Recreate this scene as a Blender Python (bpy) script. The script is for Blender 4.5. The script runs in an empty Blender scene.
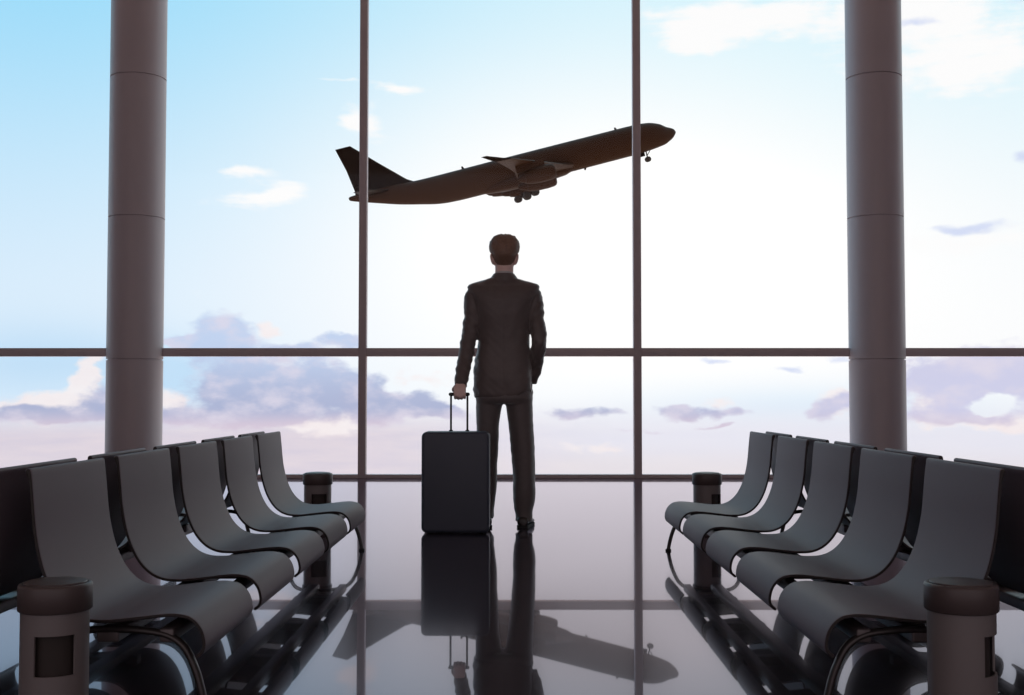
import bpy, bmesh, math, random
from mathutils import Vector, Matrix, noise

SC = bpy.context.scene
COL = SC.collection
random.seed(7)
R = math.radians

# ------------------------------------------------------------------ camera
EYE = 0.85
cam_data = bpy.data.cameras.new('camera')
cam_data.sensor_width = 36.0
cam_data.lens = 1180.0 / 1024.0 * 36.0
cam_data.clip_start = 0.05
cam_data.clip_end = 2000.0
cam = bpy.data.objects.new('camera', cam_data)
COL.objects.link(cam)
cam.location = (0, 0, EYE)
cam.rotation_euler = (R(90 + 2.354), 0, R(0.1457))
SC.camera = cam

# ------------------------------------------------------------------ colour management
SC.view_settings.view_transform = 'Standard'
SC.view_settings.look = 'None'
SC.view_settings.exposure = 0.0
SC.view_settings.gamma = 1.0
SC.view_settings.use_curve_mapping = False
SC.cycles.max_bounces = 10
SC.cycles.diffuse_bounces = 5
SC.cycles.transparent_max_bounces = 16
SC.cycles.caustics_reflective = False
SC.cycles.caustics_refractive = False
SC.cycles.use_denoising = True


def lin(r, g, b):
    def f(c):
        c /= 255.0
        return c / 12.92 if c <= 0.04045 else ((c + 0.055) / 1.055) ** 2.4
    return (f(r), f(g), f(b), 1.0)


class Nodes:
    """small helper that chains shader nodes"""

    def __init__(self, tree):
        self.t = tree
        tree.nodes.clear()

    def new(self, kind):
        return self.t.nodes.new(kind)

    def put(self, sock, v):
        if isinstance(v, bpy.types.NodeSocket):
            self.t.links.new(v, sock)
        elif v is not None:
            sock.default_value = v

    def m(self, op, a, b=None, c=None, clamp=False):
        n = self.new('ShaderNodeMath')
        n.operation = op
        n.use_clamp = clamp
        self.put(n.inputs[0], a)
        if b is not None:
            self.put(n.inputs[1], b)
        if c is not None:
            self.put(n.inputs[2], c)
        return n.outputs[0]

    def v(self, op, a, b=None):
        n = self.new('ShaderNodeVectorMath')
        n.operation = op
        self.put(n.inputs[0], a)
        if b is not None:
            self.put(n.inputs[1], b)
        return n.outputs['Value'] if op in ('DOT_PRODUCT', 'LENGTH') else n.outputs['Vector']

    def step(self, x, lo, hi):
        n = self.new('ShaderNodeMapRange')
        n.interpolation_type = 'SMOOTHSTEP'
        self.put(n.inputs['Value'], x)
        n.inputs['From Min'].default_value = lo
        n.inputs['From Max'].default_value = hi
        return n.outputs['Result']

    def mix(self, f, a, b):
        n = self.new('ShaderNodeMix')
        n.data_type = 'RGBA'
        self.put(n.inputs[0], f)
        self.put(n.inputs[6], a)
        self.put(n.inputs[7], b)
        return n.outputs[2]

    def noise(self, vec, scale, detail=5.0, rough=0.55):
        n = self.new('ShaderNodeTexNoise')
        self.put(n.inputs['Vector'], vec)
        n.inputs['Scale'].default_value = scale
        n.inputs['Detail'].default_value = detail
        n.inputs['Roughness'].default_value = rough
        return n.outputs['Fac']


# ------------------------------------------------------------------ sky
def build_sky():
    w = bpy.data.worlds.new('sky')
    SC.world = w
    w.use_nodes = True
    N = Nodes(w.node_tree)
    tc = N.new('ShaderNodeTexCoord').outputs['Generated']
    d = N.v('NORMALIZE', tc)
    sep = N.new('ShaderNodeSeparateXYZ')
    N.put(sep.inputs[0], d)
    X, Y, Z = sep.outputs
    az = N.m('MULTIPLY', N.m('ARCTAN2', X, Y), 57.29578)
    el = N.m('MULTIPLY', N.m('ARCSINE', Z), 57.29578)
    cmb = N.new('ShaderNodeCombineXYZ')
    N.put(cmb.inputs[0], az)
    N.put(cmb.inputs[1], el)
    P = cmb.outputs[0]
    Pn = N.v('MULTIPLY', P, (1.0, 1.7, 0.0))
    # wobble the cloud outlines
    wob = N.new('ShaderNodeTexNoise')
    N.put(wob.inputs['Vector'], Pn)
    wob.inputs['Scale'].default_value = 0.45
    wob.inputs['Detail'].default_value = 4.0
    off = N.v('MULTIPLY', N.v('SUBTRACT', wob.outputs['Color'], (0.5, 0.5, 0.5)), (2.2, 1.1, 0.0))
    Pw = N.v('ADD', P, off)
    fbm = N.m('ADD', N.m('MULTIPLY', N.noise(Pn, 0.55, 7.0, 0.55), 0.66), N.m('MULTIPLY', N.noise(Pn, 1.3, 6.0, 0.55), 0.34))
    fbm2 = N.noise(N.v('ADD', Pn, (31.0, 17.0, 5.0)), 0.55, 6.0, 0.55)
    streak = N.noise(N.v('MULTIPLY', P, (0.35, 2.2, 0.0)), 0.8, 6.0, 0.6)

    def field(blobs, pos):
        tot = None
        for (a, e, ra, re, wt) in blobs:
            q = N.v('MULTIPLY', N.v('SUBTRACT', pos, (a, e, 0.0)), (1.0 / ra, 1.0 / re, 0.0))
            g = N.m('MULTIPLY', N.m('POWER', 2.71828, N.m('MULTIPLY', N.v('DOT_PRODUCT', q, q), -1.0)), wt)
            tot = g if tot is None else N.m('ADD', tot, g)
        return tot

    def layer(blobs, lo, hi, amp, nz, pos):
        f = N.m('ADD', field(blobs, pos), N.m('MULTIPLY', N.m('SUBTRACT', nz, 0.5), amp))
        return N.step(f, lo, hi)

    # clear sky: blue at the upper left, white around the hidden sun
    up = N.step(el, 2.0, 22.0)
    left = N.step(az, 12.0, -24.0)
    blue = N.mix(left, lin(210, 244, 255), lin(150, 220, 252))
    pale = N.mix(left, lin(252, 253, 255), lin(222, 240, 255))
    col = N.mix(up, pale, blue)
    glow = field([(3.5, 7.6, 13.0, 8.0, 1.0), (12.0, 5.6, 12.0, 5.6, 0.6)], P)
    col = N.mix(N.m('MINIMUM', N.m('MULTIPLY', glow, 1.15), 1.0), col, (1.04, 1.04, 1.03, 1.0))
    # paler blue band low down on the left
    band = field([(-22.0, 1.6, 6.0, 1.8, 0.95), (-16.0, 0.9, 2.4, 1.4, 0.8), (14.0, -0.6, 9.0, 1.2, 0.5)], P)
    col = N.mix(N.m('MINIMUM', band, 1.0), col, lin(196, 226, 250))
    # haze towards the horizon and below it
    lowhaze = N.step(el, 0.2, -2.0)
    hz = N.mix(streak, lin(206, 200, 220), lin(240, 226, 228))
    hz = N.mix(N.m('MULTIPLY', N.step(az, -9.0, 6.0), 0.75), hz, N.mix(N.step(el, -2.0, -3.6), lin(236, 238, 249), lin(236, 231, 235)))
    col = N.mix(N.m('MULTIPLY', lowhaze, 0.96), col, hz)

    # white wisps high up
    wisps = [(10.3, 17.6, 4.6, 1.15, 1.0), (9.0, 16.5, 1.3, 0.55, 0.8), (20.7, 14.9, 5.0, 1.7, 1.0), (19.0, 17.4, 5.0, 1.2, 0.9),
             (-7.4, 13.0, 1.3, 0.75, 0.95), (-5.3, 14.7, 1.3, 0.36, 0.85), (-8.6, 15.0, 1.5, 0.14, 0.6),
             (-12.6, 9.2, 1.9, 0.55, 0.95), (-11.2, 9.8, 1.2, 0.5, 0.7), (-13.0, 10.5, 1.3, 0.34, 0.8), (21.0, 7.0, 4.0, 0.9, 0.7)]
    wl = layer(wisps, 0.28, 0.92, 2.3, N.m('ADD', N.m('MULTIPLY', fbm, 0.55), N.m('MULTIPLY', streak, 0.45)), Pw)
    col = N.mix(wl, col, (1.0, 1.0, 1.0, 1.0))
    # thin blue-lilac undersides among them
    thin = [(18.9, 16.8, 1.5, 0.3, 0.8), (23.4, 17.6, 1.2, 0.5, 0.8), (21.2, 7.6, 1.9, 0.34, 1.0), (23.6, 10.7, 0.7, 0.4, 0.9),
            (9.4, 1.65, 1.0, 0.2, 0.8), (13.2, 1.35, 0.8, 0.22, 0.9), (15.3, 1.75, 0.6, 0.15, 0.7), (-13.4, 9.2, 0.9, 0.25, 0.35)]
    tl = layer(thin, 0.3, 1.0, 1.3, fbm, Pw)
    col = N.mix(N.m('MULTIPLY', tl, 0.85), col, lin(208, 218, 246))

    # cream sun-touched cumulus, then its lilac shaded side over it
    cream = [(-21.6, -0.5, 2.4, 0.95, 1.0), (-19.9, 1.0, 0.7, 1.3, 0.9), (-16.2, -0.3, 0.9, 0.8, 0.9), (-9.3, -1.4, 2.6, 0.6, 0.8),
             (-7.8, -0.2, 0.7, 1.0, 0.8), (-12.0, 3.2, 0.7, 0.6, 0.8), (-12.5, 1.7, 2.6, 0.5, 0.6), (-4.5, 0.9, 2.6, 0.6, 0.6),
             (9.3, -0.45, 1.4, 0.35, 0.6), (15.2, -0.4, 1.3, 0.8, 0.9), (19.4, -0.4, 1.0, 1.0, 0.8), (22.5, -1.2, 3.0, 0.6, 0.8), (4.0, -2.4, 4.5, 0.4, 0.5)]
    cl = layer(cream, 0.34, 0.74, 1.7, fbm, Pw)
    creamc = N.mix(fbm2, lin(246, 230, 230), lin(252, 250, 251))
    col = N.mix(N.m('MULTIPLY', cl, 0.9), col, creamc)
    shade = [(-19.2, -0.15, 1.1, 0.8, 1.0), (-22.6, -0.85, 1.6, 0.42, 0.95), (-20.3, -1.0, 2.0, 0.35, 0.8), (-16.6, -0.9, 1.2, 0.4, 0.9),
             (-12.7, 0.2, 2.9, 1.65, 1.3), (-9.2, 0.6, 2.0, 1.2, 1.05), (-7.1, -0.2, 1.0, 1.3, 0.9), (-14.0, 3.0, 1.5, 1.1, 1.25), (-12.0, -0.9, 2.6, 0.5, 0.8), (-15.8, 2.5, 1.4, 0.32, 0.85),
             (-10.8, 2.3, 1.7, 0.4, 0.75), (-8.3, 2.75, 1.4, 0.42, 0.9), (-5.4, -0.45, 2.0, 0.75, 1.05), (-3.2, -0.8, 1.2, 0.4, 0.8),
             (3.3, -0.85, 2.4, 0.32, 0.8), (8.1, -0.75, 1.15, 0.42, 1.1), (10.2, -0.85, 1.1, 0.3, 0.75), (9.8, -1.5, 1.2, 0.14, 0.7),
             (14.6, -0.75, 0.85, 0.6, 1.0), (15.8, -0.3, 0.9, 0.5, 0.85), (19.9, 0.6, 2.2, 1.3, 1.05), (23.0, 1.0, 2.4, 1.4, 1.1), (20.6, -1.0, 3.0, 0.4, 0.85),
             (21.5, -0.5, 0.55, 0.32, -0.9), (22.2, -0.3, 0.5, 0.4, -0.8), (6.0, -1.6, 2.0, 0.16, 0.45)]
    sh = layer(shade, 0.34, 0.84, 1.5, fbm, Pw)
    body = N.mix(N.step(el, -0.6, 2.8), lin(170, 179, 212), lin(192, 210, 240))
    body = N.mix(N.step(az, 4.0, 20.0), body, lin(206, 206, 234))
    body = N.mix(N.step(el, -0.5, -1.5), body, lin(214, 200, 218))
    body = N.mix(N.m('MULTIPLY', N.step(N.noise(N.v('ADD', Pn, (11.0, 3.0, 2.0)), 0.62, 5.0, 0.5), 0.40, 0.72), 0.75), body, lin(226, 219, 234))
    col = N.mix(N.m('MULTIPLY', sh, 0.93), col, body)

    # unseen sky behind and below, toned to fill the hall and warm the airliner
    behind = N.step(Y, 0.10, -0.40)
    col = N.mix(behind, col, (0.56, 0.48, 0.50, 1.0))
    below = N.step(el, -8.0, -30.0)
    col = N.mix(below, col, (0.80, 0.58, 0.44, 1.0))
    bg = N.new('ShaderNodeBackground')
    N.put(bg.inputs['Color'], col)
    bg.inputs['Strength'].default_value = 1.0
    out = N.new('ShaderNodeOutputWorld')
    N.put(out.inputs[0], bg.outputs[0])


build_sky()


# ------------------------------------------------------------------ materials
def material(name, colour, rough=0.5, metal=0.0, ior=1.5, spec=0.5, var=0.0, scale=8.0, bump=0.0, bump_scale=200.0, tint=None, sheen=0.0, coat=0.0):
    m = bpy.data.materials.new(name)
    m.use_nodes = True
    N = Nodes(m.node_tree)
    p = N.new('ShaderNodeBsdfPrincipled')
    o = N.new('ShaderNodeOutputMaterial')
    N.put(o.inputs[0], p.outputs[0])
    tc = N.new('ShaderNodeTexCoord').outputs['Object']
    c = (colour[0], colour[1], colour[2], 1.0)
    if var:
        nz = N.noise(tc, scale, 4.0)
        lo = tuple(x * (1 - var) for x in c[:3]) + (1.0,)
        hi = tuple(x * (1 + var) for x in c[:3]) + (1.0,)
        N.put(p.inputs['Base Color'], N.mix(nz, lo, hi))
    else:
        p.inputs['Base Color'].default_value = c
    p.inputs['Roughness'].default_value = rough
    p.inputs['Metallic'].default_value = metal
    p.inputs['IOR'].default_value = ior
    p.inputs['Specular IOR Level'].default_value = spec
    if tint:
        p.inputs['Specular Tint'].default_value = tint
    if sheen:
        p.inputs['Sheen Weight'].default_value = sheen
    if coat:
        p.inputs['Coat Weight'].default_value = coat
    if bump:
        b = N.new('ShaderNodeBump')
        b.inputs['Strength'].default_value = bump
        b.inputs['Distance'].default_value = 0.002
        N.put(b.inputs['Height'], N.noise(tc, bump_scale, 3.0))
        N.put(p.inputs['Normal'], b.outputs[0])
    return m


def glass_material():
    m = bpy.data.materials.new('clear glazing')
    m.use_nodes = True
    N = Nodes(m.node_tree)
    o = N.new('ShaderNodeOutputMaterial')
    t = N.new('ShaderNodeBsdfTransparent')
    t.inputs[0].default_value = (1.0, 1.0, 1.0, 1.0)
    g = N.new('ShaderNodeBsdfGlossy')
    g.inputs['Roughness'].default_value = 0.0   # anti-reflection glazing: a faint mirror only
    mx = N.new('ShaderNodeMixShader')
    mx.inputs[0].default_value = 0.012
    N.put(mx.inputs[1], t.outputs[0])
    N.put(mx.inputs[2], g.outputs[0])
    N.put(o.inputs[0], mx.outputs[0])
    return m


def floor_material():
    """polished dark stone: diffuse body under a clear, faintly lilac gloss"""
    m = bpy.data.materials.new('polished stone floor')
    m.use_nodes = True
    N = Nodes(m.node_tree)
    o = N.new('ShaderNodeOutputMaterial')
    tc = N.new('ShaderNodeTexCoord').outputs['Object']
    d = N.new('ShaderNodeBsdfDiffuse')
    N.put(d.inputs[0], N.mix(N.noise(tc, 1.5, 4.0), (0.024, 0.021, 0.023, 1), (0.030, 0.026, 0.029, 1)))
    g = N.new('ShaderNodeBsdfGlossy')
    g.inputs[0].default_value = (0.94, 0.87, 0.97, 1.0)
    g.inputs['Roughness'].default_value = 0.015
    g2 = N.new('ShaderNodeBsdfGlossy')
    g2.inputs[0].default_value = (0.94, 0.87, 0.97, 1.0)
    g2.inputs['Roughness'].default_value = 0.13
    gm = N.new('ShaderNodeMixShader')
    gm.inputs[0].default_value = 0.36
    N.put(gm.inputs[1], g.outputs[0])
    N.put(gm.inputs[2], g2.outputs[0])
    fr = N.new('ShaderNodeFresnel')
    fr.inputs[0].default_value = 1.72
    mx = N.new('ShaderNodeMixShader')
    N.put(mx.inputs[0], fr.outputs[0])
    N.put(mx.inputs[1], d.outputs[0])
    N.put(mx.inputs[2], gm.outputs[0])
    N.put(o.inputs[0], mx.outputs[0])
    return m


M = {
    'floor': floor_material(),
    'wall': material('wall plaster', (0.55, 0.50, 0.52), 0.8, var=0.04, scale=2.0),
    'ceiling': material('ceiling panel', (0.72, 0.66, 0.67), 0.85, var=0.03, scale=2.0),
    'frame': material('window frame paint', (0.56, 0.475, 0.50), 0.5, var=0.05),
    'glass': glass_material(),
    'column': material('column cladding', (0.50, 0.44, 0.475), 0.40, var=0.03, scale=3.0),
    'seat': material('grey moulded seat shell', (0.150, 0.113, 0.134), 0.5, spec=0.3, var=0.03, scale=6.0),
    'edge': material('shaded seat edge', (0.030, 0.025, 0.025), 0.5, spec=0.3),
    'beam': material('dark steel beam', (0.13, 0.11, 0.112), 0.4, metal=0.3),
    'leg': material('dark steel leg tube', (0.055, 0.048, 0.048), 0.3, metal=0.4),
    'bin': material('grey bin body', (0.19, 0.168, 0.170), 0.42, var=0.04),
    'lid': material('dark brown bin lid', (0.082, 0.062, 0.062), 0.42, var=0.04),
    'liner': material('dark bin liner', (0.03, 0.022, 0.02), 0.7),
    'case': material('navy black suitcase shell', (0.056, 0.067, 0.098), 0.45, bump=0.15, bump_scale=500.0),
    'black': material('black plastic', (0.012, 0.012, 0.014), 0.35),
    'rubber': material('black rubber', (0.012, 0.012, 0.012), 0.7),
    'suit': material('charcoal suit cloth', (0.112, 0.088, 0.085), 0.44, var=0.12, scale=40.0, bump=0.25, bump_scale=900.0, sheen=0.6),
    'trouser': material('charcoal trouser cloth', (0.120, 0.101, 0.101), 0.5, var=0.12, scale=40.0, bump=0.25, bump_scale=900.0, sheen=0.6),
    'shirt': material('pale shirt cloth', (0.55, 0.53, 0.54), 0.7),
    'skin': material('skin', (0.86, 0.62, 0.57), 0.5, var=0.06, scale=30.0),
    'hair': material('brown hair', (0.24, 0.145, 0.105), 0.5, var=0.35, scale=90.0, bump=0.5, bump_scale=250.0),
    'eye': material('eye white', (0.7, 0.68, 0.66), 0.2),
    'shoe': material('dark leather', (0.022, 0.017, 0.016), 0.3),
    'plane': material('aircraft skin', (0.036, 0.0165, 0.0085), 0.5, spec=0.08, var=0.06, scale=0.3),  # both aircraft tones carry the backlit silhouette in their base colour
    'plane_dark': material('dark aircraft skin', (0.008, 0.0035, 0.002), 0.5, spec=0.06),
    'tyre': material('aircraft tyre', (0.02, 0.015, 0.013), 0.7),
}


# ------------------------------------------------------------------ mesh helpers
def link(name, bm, mat, parent=None, smooth=True, angle=35.0):
    bmesh.ops.recalc_face_normals(bm, faces=bm.faces)
    me = bpy.data.meshes.new(name)
    for f in bm.faces:
        f.smooth = smooth
    if smooth:
        for e in bm.edges:
            if len(e.link_faces) == 2 and e.calc_face_angle(0.0) > R(angle):
                e.smooth = False
    bm.to_mesh(me)
    bm.free()
    me.materials.append(mat)
    o = bpy.data.objects.new(name, me)
    COL.objects.link(o)
    if parent is not None:
        o.parent = parent
    return o


def empty(name, loc=(0, 0, 0), rot=(0, 0, 0), parent=None):
    o = bpy.data.objects.new(name, None)
    o.empty_display_size = 0.1
    COL.objects.link(o)
    o.location = loc
    o.rotation_euler = rot
    if parent is not None:
        o.parent = parent
    return o


def tag(o, label=None, cat=None, group=None, kind=None):
    if label:
        o['label'] = label
    if cat:
        o['category'] = cat
    if group:
        o['group'] = group
    if kind:
        o['kind'] = kind
    return o


def box(bm, x0, x1, y0, y1, z0, z1, bevel=0.0):
    vs = [bm.verts.new((x, y, z)) for z in (z0, z1) for y in (y0, y1) for x in (x0, x1)]
    fs = [bm.faces.new([vs[i] for i in q]) for q in ((0, 2, 3, 1), (4, 5, 7, 6), (0, 1, 5, 4), (2, 6, 7, 3), (0, 4, 6, 2), (1, 3, 7, 5))]
    if bevel:
        es = {e for f in fs for e in f.edges}
        bmesh.ops.bevel(bm, geom=list(es), offset=bevel, segments=3, profile=0.5, affect='EDGES')
    return bm


def bridge(bm, loops, cap0=True, cap1=True, closed=True):
    for a, b in zip(loops[:-1], loops[1:]):
        n = len(a)
        for i in range(n if closed else n - 1):
            j = (i + 1) % n
            bm.faces.new((a[i], a[j], b[j], b[i]))
    if cap0:
        bm.faces.new(list(reversed(loops[0])))
    if cap1:
        bm.faces.new(loops[-1])


def lathe(bm, prof, n=48, centre=(0, 0, 0), cap0=True, cap1=True):
    cx, cy, cz = centre
    loops = []
    for r, z in prof:
        loops.append([bm.verts.new((cx + r * math.cos(2 * math.pi * i / n), cy + r * math.sin(2 * math.pi * i / n), cz + z)) for i in range(n)])
    bridge(bm, loops, cap0, cap1)
    return bm


def catmull(pts, per=8):
    pts = [Vector(p) for p in pts]
    out = []
    ext = [pts[0] * 2 - pts[1]] + pts + [pts[-1] * 2 - pts[-2]]
    for i in range(1, len(ext) - 2):
        a, b, c, d = ext[i - 1:i + 3]
        for k in range(per):
            t = k / per
            out.append(0.5 * (2 * b + (c - a) * t + (2 * a - 5 * b + 4 * c - d) * t * t + (3 * b - a - 3 * c + d) * t ** 3))
    out.append(pts[-1])
    return out


def sweep(bm, pts, radii, n=16, flat=1.0, side=None, expo=2.0, round_ends=True):
    """tube along pts; radii one number or one per point; flat squeezes the section along the second axis"""
    pts = [Vector(p) for p in pts]
    if not isinstance(radii, (list, tuple)):
        radii = [radii] * len(pts)
    radii = list(radii)
    if round_ends:
        d0 = (pts[1] - pts[0]).normalized()
        d1 = (pts[-1] - pts[-2]).normalized()
        r0, r1 = radii[0], radii[-1]
        pre = [(pts[0] - d0 * r0 * c, r0 * s) for c, s in ((0.98, 0.2), (0.87, 0.5), (0.5, 0.87))]
        post = [(pts[-1] + d1 * r1 * c, r1 * s) for c, s in ((0.5, 0.87), (0.87, 0.5), (0.98, 0.2))]
        pts = [p for p, _ in pre] + pts + [p for p, _ in post]
        radii = [r for _, r in pre] + radii + [r for _, r in post]
    loops = []
    u = None
    for i, p in enumerate(pts):
        t = (pts[min(i + 1, len(pts) - 1)] - pts[max(i - 1, 0)])
        t = t.normalized() if t.length > 1e-9 else Vector((0, 0, 1))
        if u is None:
            u = Vector(side) if side else Vector((1, 0, 0)) if abs(t.x) < 0.8 else Vector((0, 1, 0))
        u = (u - t * u.dot(t)).normalized()
        v = t.cross(u)
        loop = []
        for k in range(n):
            a = 2 * math.pi * k / n
            ca, sa = math.cos(a), math.sin(a)
            ca = math.copysign(abs(ca) ** (2 / expo), ca)
            sa = math.copysign(abs(sa) ** (2 / expo), sa)
            loop.append(bm.verts.new(p + u * (radii[i] * ca) + v * (radii[i] * flat * sa)))
        loops.append(loop)
    bridge(bm, loops)
    return bm


def rings(bm, rs, n=32, expo=2.3):
    """horizontal superellipse rings (z, cx, cy, half width, half depth)"""
    loops = []
    for z, cx, cy, hw, hd in rs:
        loop = []
        for k in range(n):
            a = 2 * math.pi * k / n
            ca, sa = math.cos(a), math.sin(a)
            ca = math.copysign(abs(ca) ** (2 / expo), ca)
            sa = math.copysign(abs(sa) ** (2 / expo), sa)
            loop.append(bm.verts.new((cx + hw * ca, cy + hd * sa, z)))
        loops.append(loop)
    bridge(bm, loops)
    return bm


def ellipsoid(bm, c, r, rot=None, n=20):
    m = Matrix.Translation(c) @ (rot.to_4x4() if rot else Matrix.Identity(4)) @ Matrix.Diagonal((r[0], r[1], r[2], 1.0))
    bmesh.ops.create_uvsphere(bm, u_segments=n, v_segments=n // 2 + 2, radius=1.0, matrix=m)
    return bm


def fuse(bm, voxel, smooth_n=6, smooth_f=0.5):
    """voxel-union of overlapping closed pieces, returned as a new bmesh"""
    bmesh.ops.recalc_face_normals(bm, faces=bm.faces)
    me = bpy.data.meshes.new('tmp')
    bm.to_mesh(me)
    bm.free()
    o = bpy.data.objects.new('tmp', me)
    COL.objects.link(o)
    md = o.modifiers.new('r', 'REMESH')
    md.mode = 'VOXEL'
    md.voxel_size = voxel
    md.adaptivity = 0.0
    if smooth_n:
        sm = o.modifiers.new('s', 'SMOOTH')
        sm.iterations = smooth_n
        sm.factor = smooth_f
    dg = bpy.context.evaluated_depsgraph_get()
    ev = o.evaluated_get(dg)
    me2 = bpy.data.meshes.new_from_object(ev)
    bpy.data.objects.remove(o)
    bpy.data.meshes.remove(me)
    out = bmesh.new()
    out.from_mesh(me2)
    bpy.data.meshes.remove(me2)
    return out


# ------------------------------------------------------------------ room shell
WY = 12.23           # inner face of the window wall
CEIL = 6.3
SIDE = 9.0
BACK = -4.0


def slab(name, x0, x1, y0, y1, z0, z1, mat):
    o = link(name, box(bmesh.new(), x0, x1, y0, y1, z0, z1), mat, smooth=False)
    return tag(o, kind='structure')


slab('floor', -SIDE - 0.2, SIDE + 0.2, BACK - 0.2, WY + 0.12, -0.2, 0.0, M['floor'])
slab('ceiling', -SIDE - 0.2, SIDE + 0.2, BACK - 0.2, WY + 0.12, CEIL, CEIL + 0.2, M['ceiling'])
slab('wall_left', -SIDE - 0.2, -SIDE, BACK, WY + 0.12, 0, CEIL, M['wall'])
slab('wall_right', SIDE, SIDE + 0.2, BACK, WY + 0.12, 0, CEIL, M['wall'])
# the hall stays open behind the camera

# window wall: posts, and per bay a sill bar, a transom, a head bar and two panes
POSTS = [-6.5, -1.586, 1.273, 6.5]
COLX = [-3.945, 3.752]
edges = [-SIDE] + sorted(POSTS + COLX) + [SIDE]
for i, x in enumerate(POSTS):
    bm = bmesh.new()
    box(bm, x - 0.04, x + 0.04, WY, WY + 0.11, 0.0, CEIL, 0.004)
    o = link('trim_%d' % (i + 1), bm, M['frame'], smooth=True)
    tag(o, kind='structure')
for i in range(len(edges) - 1):
    a, b = edges[i], edges[i + 1]
    a += 0.04 if a in POSTS else 0.0
    b -= 0.04 if b in POSTS else 0.0
    w = tag(empty('window_%d' % (i + 1), ((a + b) / 2, WY, 0)), kind='structure')
    h = (b - a) / 2
    for nm, z0, z1 in (('sill_bar', 0.0, 0.038), ('transom', 1.262, 1.348), ('head_bar', CEIL - 0.08, CEIL)):
        link(nm, box(bmesh.new(), -h, h, 0.004, 0.106, z0, z1, 0.003), M['frame'], w)
    for z0, z1 in ((0.038, 1.262), (1.348, CEIL - 0.08)):
        link('pane', box(bmesh.new(), -h, h, 0.05, 0.058, z0, z1), M['glass'], w, smooth=False)

# round columns standing in the window line, clad in drums about 1.48 m high
for x, side in ((COLX[0], 'left'), (COLX[1], 'right')):
    bm = bmesh.new()
    rad = 0.284
    prof = [(rad, 0.0)]
    z = 1.226 - 1.468
    for k in range(6):
        if 0.05 < z < CEIL - 0.05:
            prof += [(rad, z - 0.007), (rad - 0.014, z - 0.006), (rad - 0.014, z + 0.006), (rad, z + 0.007)]
        z += 1.468
    prof.append((rad, CEIL))
    lathe(bm, prof, 96)
    o = link('column', bm, M['column'], angle=30)
    o.location = (x, WY, 0)
    tag(o, 'thick round grey column with ring seams, standing at the %s of the window wall' % side, 'column', 'columns in the window wall', kind='structure')


# ------------------------------------------------------------------ benches
SEATW = 0.575
PITCH = 0.703
PROFILE = [(1.303, 0.647), (1.296, 0.58), (1.285, 0.475), (1.264, 0.386), (1.233, 0.319), (1.194, 0.276), (1.149, 0.255), (1.097, 0.251),
           (1.058, 0.254), (1.004, 0.260), (0.950, 0.266), (0.905, 0.267), (0.867, 0.257), (0.839, 0.228), (0.828, 0.190), (0.833, 0.164), (0.847, 0.150)]
MIRX = 1.355      # the vertical plane between the two back-to-back rows


def seat_shell():
    """one bent shell; x outwards from the aisle, y along the bench from 0 to SEATW"""
    th = 0.010
    line = catmull([(x, 0.0, z) for x, z in PROFILE], 5)
    top, bot = [], []
    for i, p in enumerate(line):
        t = (line[min(i + 1, len(line) - 1)] - line[max(i - 1, 0)]).normalized()
        nrm = Vector((-t.z, 0, t.x))           # towards the sitter? fixed by sign below
        if i == 0:
            sgn = -1.0 if nrm.x < 0 else 1.0
        top.append(p)
        bot.append(p + nrm * ((th + 0.007 * max(0.0, 1.0 - i / 2.0)) * sgn))   # a bead along the top edge
    d0 = (line[0] - line[1]).normalized()
    d1 = (line[-1] - line[-2]).normalized()

    def cap(a, b, d):
        c = (a + b) / 2
        h = (b - a) / 2
        return [c + h * -math.cos(math.pi * k / 6) + d * (h.length * math.sin(math.pi * k / 6)) for k in range(1, 6)]

    outline = top + cap(top[-1], bot[-1], d1) + list(reversed(bot)) + cap(bot[0], top[0], d0)
    n = len(outline)
    cen = []
    nt = len(top)
    for i, p in enumerate(outline):          # inset direction: to the middle line of the shell
        if i < nt:
            q = (top[i] + bot[i]) / 2
        elif i < nt + 5:
            q = (top[-1] + bot[-1]) / 2
        elif i < 2 * nt + 5:
            k = nt - 1 - (i - nt - 5)
            q = (top[k] + bot[k]) / 2
        else:
            q = (top[0] + bot[0]) / 2
        cen.append(q)
    bm = bmesh.new()
    loops = []
    for y, f in ((0.0, 0.45), (0.0015, 0.2), (0.004, 0.06), (0.008, 0.0), (SEATW - 0.008, 0.0), (SEATW - 0.004, 0.06), (SEATW - 0.0015, 0.2), (SEATW, 0.45)):
        loops.append([bm.verts.new((p + (q - p) * f) + Vector((0, y, 0))) for p, q in zip(outline, cen)])
    bridge(bm, loops, False, False)
    ends = []
    for lp, rev in ((loops[0], True), (loops[-1], False)):   # end strips
        for k in range(nt - 1):
            a, b = lp[k], lp[k + 1]
            c, d = lp[2 * nt + 5 - 1 - (k + 1)], lp[2 * nt + 5 - 1 - k]
            ends.append(bm.faces.new((a, b, c, d) if rev else (d, c, b, a)))
        f1 = lp[nt - 1:nt + 6]
        f0 = lp[2 * nt + 4:] + [lp[0]]
        ends.append(bm.faces.new(f1))
        ends.append(bm.faces.new(f0))
    for f in ends:                            # end faces of the shell: shade painted as a darker colour
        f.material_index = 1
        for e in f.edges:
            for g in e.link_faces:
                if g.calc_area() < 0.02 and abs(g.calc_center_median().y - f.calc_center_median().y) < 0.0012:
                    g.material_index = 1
    return bm


def leg_arch(bm):
    half = [(0.842, 0, 0.008), (0.850, 0, 0.05), (0.868, 0, 0.11), (0.898, 0, 0.168), (0.945, 0, 0.201), (1.02, 0, 0.214), (1.10, 0, 0.217),
            (1.17, 0, 0.212), (1.215, 0, 0.185), (1.240, 0, 0.12), (1.252, 0, 0.05), (1.256, 0, 0.008)]
    sweep(bm, catmull(half, 6), 0.0145, 16, flat=0.7, side=(0, 1, 0))
    return bm


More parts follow.
